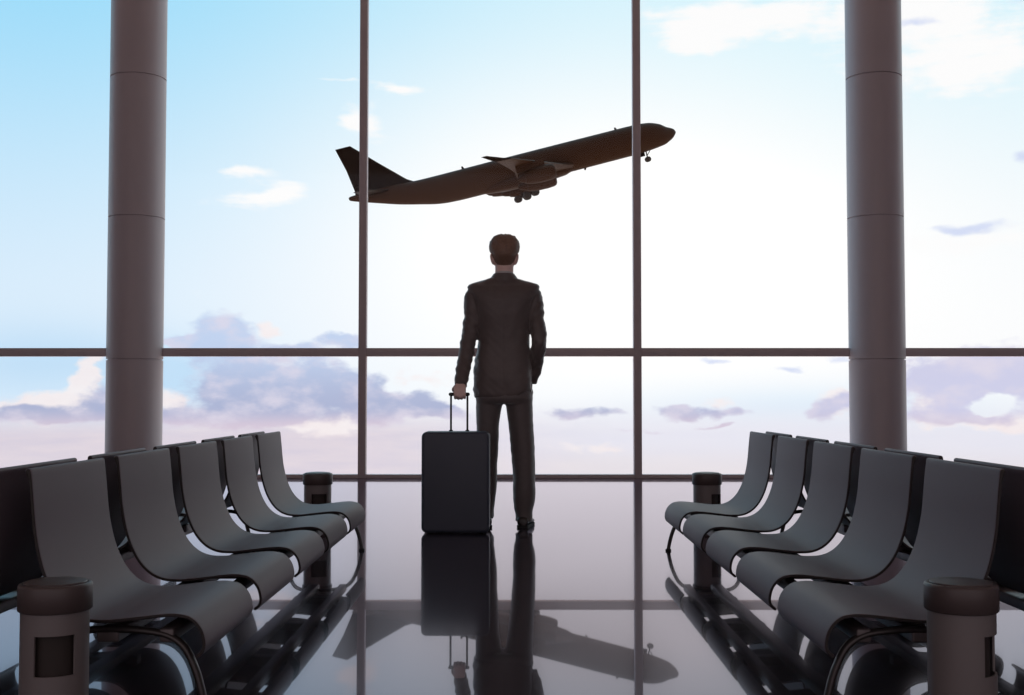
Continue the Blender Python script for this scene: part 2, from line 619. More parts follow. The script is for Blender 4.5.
def make_bench(sign, turned, loc_y, label):
    """a row of five seats on two beams; turned rows stand back to back with the aisle rows"""
    root = empty('tandem_bench', (sign * (2 * MIRX - 1.05 if turned else 1.05), loc_y, 0))
    tag(root, label, 'bench', 'rows of tandem seating')
    fl = Matrix.Translation((-root.location.x, 0, 0)) @ Matrix.Diagonal((sign, 1, 1, 1))
    if turned:
        fl = fl @ Matrix.Translation((2 * MIRX, 0, 0)) @ Matrix.Diagonal((-1, 1, 1, 1))
    length = 4 * PITCH + SEATW
    bm = seat_shell()
    bm.transform(fl)
    s = link('seat', bm, M['seat'], root, angle=40)
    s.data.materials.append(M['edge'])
    bb = box(bmesh.new(), 0.93, 1.17, SEATW / 2 - 0.03, SEATW / 2 + 0.03, 0.212, 0.246, 0.003)   # bracket that ties the shell to the beams
    bb.transform(fl)
    br = link('bracket', bb, M['beam'], s)
    for k in range(1, 5):
        c = s.copy()
        COL.objects.link(c)
        c.parent = root
        c.location = (0, k * PITCH, 0)
        d = br.copy()
        COL.objects.link(d)
        d.parent = c
    for x0, x1, z0, z1 in ((0.925, 0.965, 0.182, 0.220), (1.075, 1.135, 0.182, 0.220)):
        bm = box(bmesh.new(), x0, x1, 0.04, length - 0.04, z0, z1, 0.006)
        bm.transform(fl)
        link('beam', bm, M['beam'], root)
    for y in (0.05, length - 0.05):
        bm = leg_arch(bmesh.new())
        bm.transform(Matrix.Translation((0, y, 0)))
        bm.transform(fl)
        lg = link('leg', bm, M['leg'], root)
        for x in (0.842, 1.256):
            f = lathe(bmesh.new(), [(0.015, 0.0), (0.0165, 0.003), (0.0155, 0.009), (0.012, 0.012)], 20, (x, y, 0))
            f.transform(fl)
            link('foot_pad', f, M['rubber'], lg)
    return root


BENCH_Y = 3.185
make_bench(-1, False, BENCH_Y, 'row of five grey moulded seats facing the aisle from its left side')
make_bench(1, False, BENCH_Y, 'row of five grey moulded seats facing the aisle from its right side')
make_bench(-1, True, BENCH_Y, 'row of grey seats at far left turned outwards, only the backs showing behind')
make_bench(1, True, BENCH_Y, 'row of grey seats at far right turned outwards, only the backs showing behind')


# ------------------------------------------------------------------ litter bins
def make_bin(x, y, yaw, label):
    h, rb, rl = 0.375, 0.0835, 0.0908
    root = empty('litter_bin', (x, y, 0), (0, 0, yaw))
    tag(root, label, 'litter bin', 'cylindrical litter bins')
    # body wall with a square opening towards -y
    n = 72
    zs = [0.012, 0.10, 0.152, 0.252, 0.28, h - 0.068]
    bm = bmesh.new()
    half = math.asin(0.048 / rb)
    angs = [2 * math.pi * i / n for i in range(n)]
    a0 = 1.5 * math.pi
    i0 = round((a0 - half) / (2 * math.pi) * n)
    i1 = round((a0 + half) / (2 * math.pi) * n)
    outer = [[bm.verts.new((rb * math.cos(a), rb * math.sin(a), z)) for a in angs] for z in zs]
    inner = [[bm.verts.new(((rb - 0.006) * math.cos(a), (rb - 0.006) * math.sin(a), z)) for a in angs] for z in zs]

    def hole(k, i):
        return k == 2 and i0 <= i < i1
    for k in range(len(zs) - 1):
        for i in range(n):
            j = (i + 1) % n
            if hole(k, i):
                continue
            bm.faces.new((outer[k][i], outer[k][j], outer[k + 1][j], outer[k + 1][i]))
            bm.faces.new((inner[k][j], inner[k][i], inner[k + 1][i], inner[k + 1][j]))
    for i in range(n):
        j = (i + 1) % n
        bm.faces.new((outer[0][j], outer[0][i], inner[0][i], inner[0][j]))
        bm.faces.new((outer[-1][i], outer[-1][j], inner[-1][j], inner[-1][i]))
    for i in range(i0, i1):
        bm.faces.new((outer[2][i], outer[2][i + 1], inner[2][i + 1], inner[2][i]))
        bm.faces.new((inner[3][i], inner[3][i + 1], outer[3][i + 1], outer[3][i]))
    for i in (i0, i1):
        bm.faces.new((outer[2][i], inner[2][i], inner[3][i], outer[3][i]))
    link('body', bm, M['bin'], root)
    bm = lathe(bmesh.new(), [(0.0845, 0.0), (0.0855, 0.004), (0.0845, 0.014)], 64)
    link('base_ring', bm, M['lid'], root)
    bm = lathe(bmesh.new(), [(0.060, 0.016), (0.066, 0.02), (0.066, 0.265), (0.060, 0.269)], 48)
    link('inner_liner', bm, M['liner'], root)
    z0 = h - 0.069
    bm = lathe(bmesh.new(), [(0.078, z0), (rl - 0.003, z0), (rl, z0 + 0.003), (rl, h - 0.008), (rl - 0.002, h - 0.003), (rl - 0.007, h - 0.0005), (rl - 0.012, h - 0.001), (0.076, h - 0.006)], 72)
    lid = link('lid', bm, M['lid'], root, angle=50)
    bm = lathe(bmesh.new(), [(0.077, h - 0.006), (0.077, h + 0.001), (0.075, h + 0.003), (0.05, h + 0.006), (0.02, h + 0.007), (0.002, h + 0.007)], 64)
    link('lid_cap', bm, M['lid'], lid)
    return root


make_bin(-1.174, 3.035, R(21), 'dark-lidded grey litter bin at the near end of the left seats, square opening in front')
make_bin(1.137, 3.035, R(54), 'dark-lidded grey litter bin at the near end of the right seats, opening turned right')
make_bin(-1.216, 7.30, R(17), 'distant grey litter bin standing past the far end of the left seats')
make_bin(1.182, 7.30, R(45), 'distant grey litter bin standing past the far end of the right seats')


# ------------------------------------------------------------------ suitcase
def make_suitcase():
    W, D, H = 0.422, 0.235, 0.624
    root = empty('suitcase', (-0.369, 7.32 + D / 2, 0))
    tag(root, 'dark navy upright trolley suitcase with raised handle, standing beside the man', 'suitcase')

    def slice_box(y0, y1, r, z0, z1, w, ey):
        """rounded-rectangle slab between two depths with softly rounded rims"""
        bm = bmesh.new()

        def loop(y, ins):
            pts = []
            x1, za, zb = w / 2 - ins, z0 + ins, z1 - ins
            rr = max(r - ins, 0.004)
            for cx, cz, a in ((x1 - rr, zb - rr, 0), (-x1 + rr, zb - rr, 90), (-x1 + rr, za + rr, 180), (x1 - rr, za + rr, 270)):
                for k in range(9):
                    t = R(a + 90 * k / 8)
                    pts.append(bm.verts.new((cx + rr * math.cos(t), y, cz + rr * math.sin(t))))
            return pts
        loops = []
        for k in range(7):                       # near rim
            t = R(90 * k / 6)
            loops.append(loop(y0 + ey[0] * (1 - math.sin(t)), ey[0] * (1 - math.cos(t))) if False else loop(y0 + ey[0] * (1 - math.cos(t)), ey[0] * (1 - math.sin(t))))
        for k in range(7):
            t = R(90 - 90 * k / 6)
            loops.append(loop(y1 - ey[1] * (1 - math.cos(t)), ey[1] * (1 - math.sin(t))))
        bridge(bm, loops)
        return bm
    zb = 0.004
    link('near_shell', slice_box(-D / 2, -0.004, 0.034, zb, zb + H, W, (0.022, 0.003)), M['case'], root, angle=50)
    link('far_shell', slice_box(0.004, D / 2, 0.034, zb, zb + H, W, (0.003, 0.022)), M['case'], root, angle=50)
    link('zip_band', slice_box(-0.0045, 0.0045, 0.032, zb + 0.003, zb + H - 0.003, W - 0.006, (0.001, 0.001)), M['black'], root, angle=50)
    # telescopic handle near the far face
    hy = 0.085
    xl, xr = -0.0385, 0.0660
    hd = empty('trolley_handle', (0, 0, 0), parent=root)
    for x in (xl, xr):
        link('handle_tube', sweep(bmesh.new(), [(x, hy, zb + H - 0.03), (x, hy, 0.850)], 0.0065, 14), M['black'], hd)
        link('tube_collar', lathe(bmesh.new(), [(0.013, 0.0), (0.013, 0.006), (0.009, 0.010)], 20, (x, hy, zb + H - 0.003)), M['black'], hd)
    link('grip', sweep(bmesh.new(), [(xl - 0.004, hy, 0.861), (xr + 0.004, hy, 0.861)], 0.0115, 16), M['black'], hd)
    for x in (-0.16, 0.16):
        for y in (-0.075, 0.075):
            bm = bmesh.new()
            sweep(bm, [(x - 0.009, y, 0.018), (x + 0.009, y, 0.018)], [0.018, 0.018], 20, round_ends=False)
            wl = link('wheel', bm, M['rubber'], root)
            fk = box(bmesh.new(), x - 0.014, x + 0.014, y - 0.016, y + 0.016, 0.024, 0.04, 0.003)
            link('wheel_housing', fk, M['black'], wl)
    return root


make_suitcase()


# ------------------------------------------------------------------ person
def make_person():
    S = Matrix.Scale(1.016, 4)
    MX, MY = -0.0655, 7.72

    # --- continuous body: head, neck, trunk, arms, hands, legs, feet
    bm = bmesh.new()
    head = bmesh.new()
    bmesh.ops.create_uvsphere(head, u_segments=48, v_segments=36, radius=1.0)
    for v in head.verts:
        x, y, z = v.co
        jaw = max(0.0, -z)
        hw = 0.074 * (1 - 0.28 * jaw ** 1.5)
        hd = 0.094 * (1 - 0.10 * jaw)
        fwd = 0.018 * jaw if y > 0 else 0.0
        if y < 0 and z < -0.2:
            hd *= 1 - 0.35 * min(1.0, (-0.2 - z) / 0.6)
        v.co = Vector((x * hw, y * hd + fwd, z * 0.112))
    head.transform(Matrix.Translation((-0.004, 0.012, 1.756)))
    tmp = bpy.data.meshes.new('h')
    head.to_mesh(tmp)
    head.free()
    bm.from_mesh(tmp)
    bpy.data.meshes.remove(tmp)
    HX = -0.004
    sweep(bm, [(HX, 0.094, 1.782), (HX, 0.108, 1.762), (HX, 0.122, 1.742), (HX, 0.112, 1.733)], [0.008, 0.010, 0.013, 0.009], 12)   # nose
    for s in (-1, 1):
        ellipsoid(bm, (HX + s * 0.010, 0.109, 1.737), (0.007, 0.009, 0.006), n=12)               # nostril wings
        ellipsoid(bm, (HX + s * 0.029, 0.088, 1.797), (0.026, 0.012, 0.008), n=14)               # brow
        ellipsoid(bm, (HX + s * 0.036, 0.068, 1.740), (0.026, 0.022, 0.028), n=14)               # cheekbone
        # ear: rim and lobe
        e = [(HX + s * 0.070, -0.002, 1.750), (HX + s * 0.082, -0.014, 1.754), (HX + s * 0.088, -0.024, 1.740), (HX + s * 0.085, -0.022, 1.714), (HX + s * 0.076, -0.010, 1.692), (HX + s * 0.064, 0.0, 1.686)]
        sweep(bm, catmull(e, 4), 0.0058, 10)
        ellipsoid(bm, (HX + s * 0.070, -0.008, 1.722), (0.016, 0.016, 0.032), n=14)
    sweep(bm, [(HX - 0.022, 0.090, 1.708), (HX, 0.100, 1.711), (HX + 0.022, 0.090, 1.708)], [0.005, 0.007, 0.005], 10)   # upper lip
    sweep(bm, [(HX - 0.019, 0.087, 1.699), (HX, 0.097, 1.697), (HX + 0.019, 0.087, 1.699)], [0.005, 0.008, 0.005], 10)   # lower lip
    ellipsoid(bm, (HX, 0.072, 1.667), (0.030, 0.026, 0.020), n=14)                               # chin
    rings(bm, [(1.50, -0.008, 0.0, 0.075, 0.062), (1.58, -0.007, -0.002, 0.062, 0.058), (1.64, -0.005, 0.0, 0.059, 0.058), (1.69, -0.004, 0.008, 0.060, 0.060), (1.73, -0.004, 0.012, 0.062, 0.064)], 28, 2.0)
    rings(bm, [(0.80, -0.005, 0.0, 0.13, 0.09), (0.95, -0.008, 0.0, 0.150, 0.09), (1.15, -0.006, 0.0, 0.13, 0.085), (1.35, -0.008, 0.0, 0.15, 0.10), (1.48, -0.008, -0.005, 0.17, 0.085), (1.53, -0.008, -0.005, 0.12, 0.06), (1.56, -0.008, 0.0, 0.07, 0.05)], 32, 2.2)
    # left arm and hand on the suitcase grip
    gx, gy, gz = -0.280, -0.181, 0.847      # grip centre (scaled back by the body scale)
    LA = [(-0.165, 0.0, 1.50), (-0.203, -0.015, 1.40), (-0.236, -0.055, 1.18), (-0.258, -0.110, 1.05), (-0.274, -0.168, 0.925)]
    sweep(bm, catmull(LA, 5), [0.048 - 0.021 * min(1.0, i / 20.0) for i in range(21)], 18)
    # palm: from the wrist down behind the grip
    pl = [(-0.275, -0.172, 0.930), (-0.278, -0.190, 0.905), (-0.280, -0.205, 0.878), (-0.280, -0.210, 0.858)]
    sweep(bm, catmull(pl, 4), [0.027, 0.028, 0.030, 0.032, 0.034, 0.036, 0.0375, 0.038, 0.0385, 0.0385, 0.038, 0.038, 0.037], 20, flat=0.36, side=(1, 0, 0), expo=2.6)
    fx = [-0.031, -0.0105, 0.010, 0.0295]
    flen = [0.94, 1.04, 1.0, 0.84]
    for i in range(4):
        x = gx + fx[i]
        k = flen[i]
        f = [(x, gy - 0.028, gz + 0.018), (x, gy - 0.029, gz - 0.006 * k), (x, gy - 0.016, gz - 0.024 * k), (x, gy + 0.006, gz - 0.0255 * k), (x, gy + 0.024, gz - 0.008), (x, gy + 0.0245, gz + 0.010 * k)]
        sweep(bm, catmull(f, 4), [0.0092 - 0.0020 * j / 20.0 for j in range(21)], 12)
        ellipsoid(bm, (x, gy - 0.034, gz + 0.006), (0.0085, 0.006, 0.009), n=12)    # knuckle
    th = [(gx - 0.026, gy - 0.012, gz + 0.052), (gx - 0.043, gy + 0.006, gz + 0.034), (gx - 0.040, gy + 0.024, gz + 0.020), (gx - 0.024, gy + 0.031, gz + 0.014)]
    sweep(bm, catmull(th, 4), [0.0125 - 0.004 * j / 12.0 for j in range(13)], 12)
    # right arm with the hand in the trouser pocket
    RA = [(0.150, 0.0, 1.50), (0.186, 0.0, 1.42), (0.210, -0.03, 1.30), (0.219, -0.055, 1.20), (0.214, -0.03, 1.11), (0.196, 0.03, 1.02), (0.168, 0.058, 0.945)]
    sweep(bm, catmull(RA, 5), [0.046 - 0.020 * min(1.0, i / 30.0) for i in range(31)], 18)
    pr = [(0.166, 0.058, 0.940), (0.146, 0.058, 0.905), (0.128, 0.056, 0.865)]
    sweep(bm, catmull(pr, 4), [0.026, 0.028, 0.031, 0.034, 0.036, 0.036, 0.036, 0.036, 0.034], 18, flat=0.36, side=(0, 1, 0.2), expo=2.6)
    for i, (oy, ln) in enumerate(((-0.030, 0.058), (-0.010, 0.070), (0.010, 0.074), (0.029, 0.066))):
        b = Vector((0.127, 0.054 + oy * 0.95, 0.868))
        f = [b, b + Vector((-0.004, 0.002, -0.5 * ln)), b + Vector((-0.014, 0.004, -ln))]
        sweep(bm, catmull(f, 4), [0.0092 - 0.002 * j / 8.0 for j in range(9)], 12)
    f = [(0.146, 0.080, 0.912), (0.128, 0.094, 0.888), (0.116, 0.096, 0.862)]
    sweep(bm, catmull(f, 4), [0.012 - 0.004 * j / 8.0 for j in range(9)], 12)
    # legs and feet
    LEG_L = [(-0.098, 0.0, 0.86), (-0.108, 0.0, 0.66), (-0.110, 0.005, 0.46), (-0.113, -0.005, 0.27), (-0.127, -0.01, 0.06)]
    LEG_R = [(0.088, 0.0, 0.86), (0.103, 0.0, 0.66), (0.115, 0.005, 0.48), (0.124, -0.005, 0.27), (0.122, -0.01, 0.06)]
    for leg, ang in ((LEG_L, 10), (LEG_R, -9)):
        sweep(bm, catmull(leg, 5), [0.078, 0.075, 0.072, 0.068, 0.064, 0.060, 0.056, 0.052, 0.050, 0.049, 0.049, 0.050, 0.050, 0.048, 0.045, 0.041, 0.037, 0.034, 0.032, 0.031, 0.032], 20)
        a = Vector(leg[-1])
        d = Vector((-math.sin(R(ang)), math.cos(R(ang)), 0))
        sweep(bm, [a + Vector((0, 0, -0.02)) - d * 0.025, a + d * 0.05 + Vector((0, 0, -0.015)), a + d * 0.12 + Vector((0, 0, -0.028)), a + d * 0.18 + Vector((0, 0, -0.034))], [0.028, 0.032, 0.030, 0.020], 16, flat=0.7, side=(1, 0, 0))
    bm = fuse(bm, 0.0036, 7, 0.5)
    bm.transform(S)
    person = link('person', bm, M['skin'], angle=80)
    person.location = (MX, MY, 0)
    tag(person, 'man in a dark suit seen from behind, holding the suitcase handle', 'person')

    def child(name, b, mat, parent=person, angle=80):
        b.transform(S)
        return link(name, b, mat, parent, angle=angle)

    # eyes
    for s in (-1, 1):
        eye = child('eye', ellipsoid(bmesh.new(), (HX + s * 0.030, 0.0885, 1.774), (0.012, 0.010, 0.008), n=16), M['eye'])
        child('iris', ellipsoid(bmesh.new(), (HX + s * 0.030, 0.0966, 1.774), (0.0048, 0.0028, 0.0048), n=12), M['rubber'], eye)

    # --- hair: short back and sides with a fuller top
    hb = bmesh.new()
    bmesh.ops.create_uvsphere(hb, u_segments=72, v_segments=56, radius=1.0)
    for v in list(hb.verts):
        x, y, z = v.co
        hw = 0.0880 if z > 0.1 else 0.0880 * (1 - 0.27 * min(1.0, (0.1 - z) / 0.9))
        hd = 0.108
        zz = z
        # squarish crown
        sq = max(abs(x), 1e-6)
        k = 1.0 + 0.62 * (max(0.0, z) * abs(x))
        p = Vector((x * hw * k, y * hd + 0.004, zz * 0.125))
        p.z = p.z * (1 + 0.22 * max(0.0, z) * abs(x)) if z > 0 else p.z
        if y < 0 and z < -0.1:
            p.y *= 1 - 0.30 * min(1.0, (-0.1 - z) / 0.7)
        nz = noise.noise(Vector((x * 9, y * 9, z * 3))) * 0.004 + noise.noise(Vector((x * 25, y * 25, z * 6))) * 0.002
        v.co = p * (1 + nz / 0.1 * (1.0 if z > 0 else 0.6))
    # hairline: keep the crown, the back down to the nape and short sideburns
    kill = []
    for v in hb.verts:
        x, y, z = v.co
        if y > 0.035:
            low = 0.062 - 0.05 * max(0.0, 0.07 - y) / 0.035
        elif y > -0.01:
            low = 0.004 - 0.03 * (0.035 - y) / 0.045
        else:
            low = -0.030 - 0.086 * min(1.0, (-0.01 - y) / 0.045)
        if z < low:
            kill.append(v)
    bmesh.ops.delete(hb, geom=kill, context='VERTS')
    hb.transform(Matrix.Translation((HX, 0.006, 1.756)))
    ho = child('hair', hb, M['hair'])
    sd = ho.modifiers.new('thickness', 'SOLIDIFY')
    sd.thickness = 0.012
    sd.offset = -1.0

    # --- shirt collar just showing above the jacket
    cb = bmesh.new()
    n = 40
    loops = []
    for z, r, d in ((1.590, 0.063, 0.064), (1.628, 0.059, 0.061), (1.628, 0.057, 0.059), (1.590, 0.060, 0.062)):
        loops.append([cb.verts.new((-0.006 + r * math.cos(2 * math.pi * k / n), -0.002 + d * math.sin(2 * math.pi * k / n), z - 0.010 * math.sin(2 * math.pi * k / n))) for k in range(n)])
    bridge(cb, loops, False, False)
    bridge(cb, [loops[-1], loops[0]], False, False)
    child('shirt_collar', cb, M['shirt'])

    # --- jacket: trunk and sleeves in one cloth surface
    jb = bmesh.new()
    rings(jb, [(0.826, -0.012, 0.0, 0.184, 0.122), (0.85, -0.012, 0.0, 0.188, 0.127), (0.95, -0.016, 0.0, 0.187, 0.130), (1.06, -0.014, 0.002, 0.181, 0.124), (1.17, -0.008, 0.004, 0.166, 0.118),
               (1.26, -0.008, 0.002, 0.168, 0.122), (1.36, -0.009, -0.002, 0.178, 0.128), (1.45, -0.010, -0.006, 0.200, 0.126), (1.505, -0.011, -0.008, 0.224, 0.112),
               (1.540, -0.011, -0.008, 0.234, 0.088), (1.556, -0.011, -0.007, 0.222, 0.074), (1.572, -0.010, -0.004, 0.170, 0.068), (1.587, -0.009, -0.003, 0.118, 0.066), (1.596, -0.008, -0.003, 0.088, 0.064), (1.606, -0.008, -0.003, 0.074, 0.060)], 56, 2.5)
    sweep(jb, catmull([(-0.190, -0.004, 1.500), (-0.207, -0.012, 1.41), (-0.212, -0.026, 1.31), (-0.234, -0.054, 1.185), (-0.255, -0.100, 1.06), (-0.277, -0.176, 0.902)], 6),
          [0.060, 0.062, 0.0620, 0.062, 0.061, 0.060, 0.060, 0.059, 0.0585, 0.058, 0.0575, 0.057, 0.0565, 0.056, 0.0555, 0.055, 0.054, 0.053, 0.052, 0.051, 0.050, 0.049, 0.048, 0.0475, 0.0465, 0.046, 0.045, 0.0445, 0.044, 0.0435, 0.043], 22, round_ends=False)
    sweep(jb, catmull([(0.172, -0.004, 1.500), (0.192, -0.008, 1.41), (0.205, -0.030, 1.31), (0.219, -0.052, 1.20), (0.214, -0.028, 1.11), (0.199, 0.026, 1.025), (0.176, 0.066, 0.925)], 6),
          [0.060 - 0.00055 * i if i < 18 else 0.0501 - 0.0009 * (i - 18) for i in range(37)], 22, round_ends=False)
    jb = fuse(jb, 0.0058, 5, 0.5)
    for v in jb.verts:
        p = v.co
        nrm = v.normal
        arm = 1.0 if (p.x < -0.17 - 0.0 or p.x > 0.165) and p.z < 1.5 else 0.0
        # slanting creases on the sleeves, softer ones over the waist and skirt
        s1 = noise.noise(Vector((p.x * 14 + p.z * 9, p.y * 14, p.z * 26 - abs(p.x) * 22)))
        s2 = noise.noise(Vector((p.x * 7 + 4.0, p.y * 5, p.z * 9 + p.x * 6)))
        s3 = noise.noise(Vector((p.x * 22 + 9.0, p.y * 22, p.z * 16)))
        amp = 0.0078 * arm + 0.0022 * (1 - arm)
        v.co = p + nrm * (s1 * amp + s2 * 0.004 + s3 * 0.0015)
        if abs(p.x + 0.01) < 0.006 and p.y < 0 and 0.9 < p.z < 1.58:   # centre back seam
            v.co += Vector((0, 0.0022, 0))
        if arm < 0.5 and p.z < 0.99 and p.x > 0.05:   # skirt hitched up over the pocketed hand
            k = min(1.0, (p.x - 0.05) / 0.12) * min(1.0, (0.99 - p.z) / 0.1)
            k = k * k * (3 - 2 * k)
            v.co.z += 0.045 * k
            v.co.y -= 0.012 * k if p.y < 0 else 0
    for _ in range(2):
        bmesh.ops.smooth_vert(jb, verts=jb.verts, factor=0.4, use_axis_x=True, use_axis_y=True, use_axis_z=True)
    jacket = child('jacket', jb, M['suit'])
    # turned-down jacket collar round the neck
    lb = bmesh.new()
    n = 44
    loops = []
    for z, r, d, dz in ((1.580, 0.106, 0.072, 0.010), (1.600, 0.090, 0.070, 0.006), (1.618, 0.072, 0.067, 0.0), (1.625, 0.067, 0.066, 0.0), (1.622, 0.063, 0.064, 0.0), (1.585, 0.066, 0.064, 0.0)):
        loops.append([lb.verts.new((-0.007 + r * math.cos(2 * math.pi * k / n), -0.003 + d * math.sin(2 * math.pi * k / n), z - 0.022 * max(0.0, math.sin(2 * math.pi * k / n)) - dz * abs(math.cos(2 * math.pi * k / n)))) for k in range(n)])
    bridge(lb, loops, False, False)
    bridge(lb, [loops[-1], loops[0]], False, False)
    child('collar', lb, M['suit'], jacket)

    # --- trousers
    tb = bmesh.new()
    rings(tb, [(1.02, -0.008, 0.0, 0.150, 0.104), (0.95, -0.008, 0.0, 0.168, 0.112), (0.88, -0.004, -0.002, 0.178, 0.118), (0.82, -0.004, -0.004, 0.184, 0.121), (0.795, -0.004, -0.003, 0.181, 0.112), (0.786, -0.004, -0.002, 0.176, 0.096)], 48, 2.4)
    sweep(tb, catmull([(-0.092, 0.0, 0.86), (-0.104, 0.0, 0.76), (-0.112, 0.002, 0.63), (-0.112, 0.004, 0.44), (-0.114, -0.006, 0.25), (-0.126, -0.010, 0.055)], 6),
          [0.092 - 0.0016 * i if i < 12 else 0.0728 - 0.0011 * (i - 12) for i in range(31)], 28, flat=1.12, side=(1, 0, 0), round_ends=False)
    sweep(tb, catmull([(0.086, 0.0, 0.86), (0.094, 0.0, 0.76), (0.104, 0.002, 0.63), (0.114, 0.004, 0.50), (0.122, 0.0, 0.36), (0.124, -0.006, 0.19), (0.121, -0.010, 0.10), (0.121, -0.012, 0.038)], 6),
          [0.093 - 0.0012 * i if i < 12 else 0.0786 - 0.00042 * (i - 12) for i in range(31)] + [0.068, 0.066, 0.064, 0.062, 0.060, 0.058, 0.056, 0.055, 0.054, 0.053, 0.053, 0.053], 28, flat=1.1, side=(1, 0, 0), round_ends=False)
    tb = fuse(tb, 0.006, 5, 0.5)
    for v in tb.verts:
        p = v.co
        s1 = noise.noise(Vector((p.x * 16, p.y * 16, p.z * 5 + p.x * 9)))
        s2 = noise.noise(Vector((p.x * 9 + 3, p.y * 9, p.z * 22 - p.x * 14)))
        low = max(0.0, 1.0 - p.z / 0.22)
        v.co = p + v.normal * (s1 * 0.004 + s2 * (0.0025 + 0.006 * low))
    for _ in range(2):
        bmesh.ops.smooth_vert(tb, verts=tb.verts, factor=0.4, use_axis_x=True, use_axis_y=True, use_axis_z=True)
    child('trousers', tb, M['trouser'])

    # --- shoes
    for leg, ang in ((LEG_L, 10), (LEG_R, -9)):
        a = Vector((leg[-1][0], leg[-1][1], 0))
        rot = Matrix.Rotation(R(ang), 4, 'Z')
        sb = bmesh.new()
        prof = [(-0.075, 0.026, 0.050), (-0.072, 0.033, 0.062), (-0.05, 0.037, 0.078), (-0.01, 0.038, 0.084), (0.03, 0.040, 0.080), (0.07, 0.045, 0.066), (0.11, 0.049, 0.054), (0.15, 0.047, 0.046), (0.18, 0.038, 0.040), (0.198, 0.024, 0.034), (0.204, 0.010, 0.028)]
        loops = []
        for y, hw, top in prof:
            loop = []
            for k in range(22):
                t = 2 * math.pi * k / 22
                ca, sa = math.cos(t), math.sin(t)
                z0 = 0.014
                zc, hz = (top + z0) / 2, (top - z0) / 2
                ca = math.copysign(abs(ca) ** 0.75, ca)
                sa = math.copysign(abs(sa) ** 0.75, sa)
                loop.append(sb.verts.new((hw * ca * (1.0 if sa < 0.2 else 1.0 - 0.25 * (sa - 0.2)), y, zc + hz * sa)))
            loops.append(loop)
        bridge(sb, loops)
        sb.transform(Matrix.Translation(a) @ rot)
        sh = child('shoe', sb, M['shoe'], angle=60)
        ob = bmesh.new()
        loops = []
        for z, g in ((0.0, 0.0), (0.006, 0.002), (0.016, 0.001)):
            left = [(-(hw + g), y) for y, hw, _ in prof]
            right = [((hw + g), y) for y, hw, _ in reversed(prof)]
            loops.append([ob.verts.new((x, y, z)) for x, y in left + right])
        bridge(ob, loops)
        ob.transform(Matrix.Translation(a) @ rot)
        child('sole', ob, M['rubber'], sh, angle=40)
    return person


make_person()


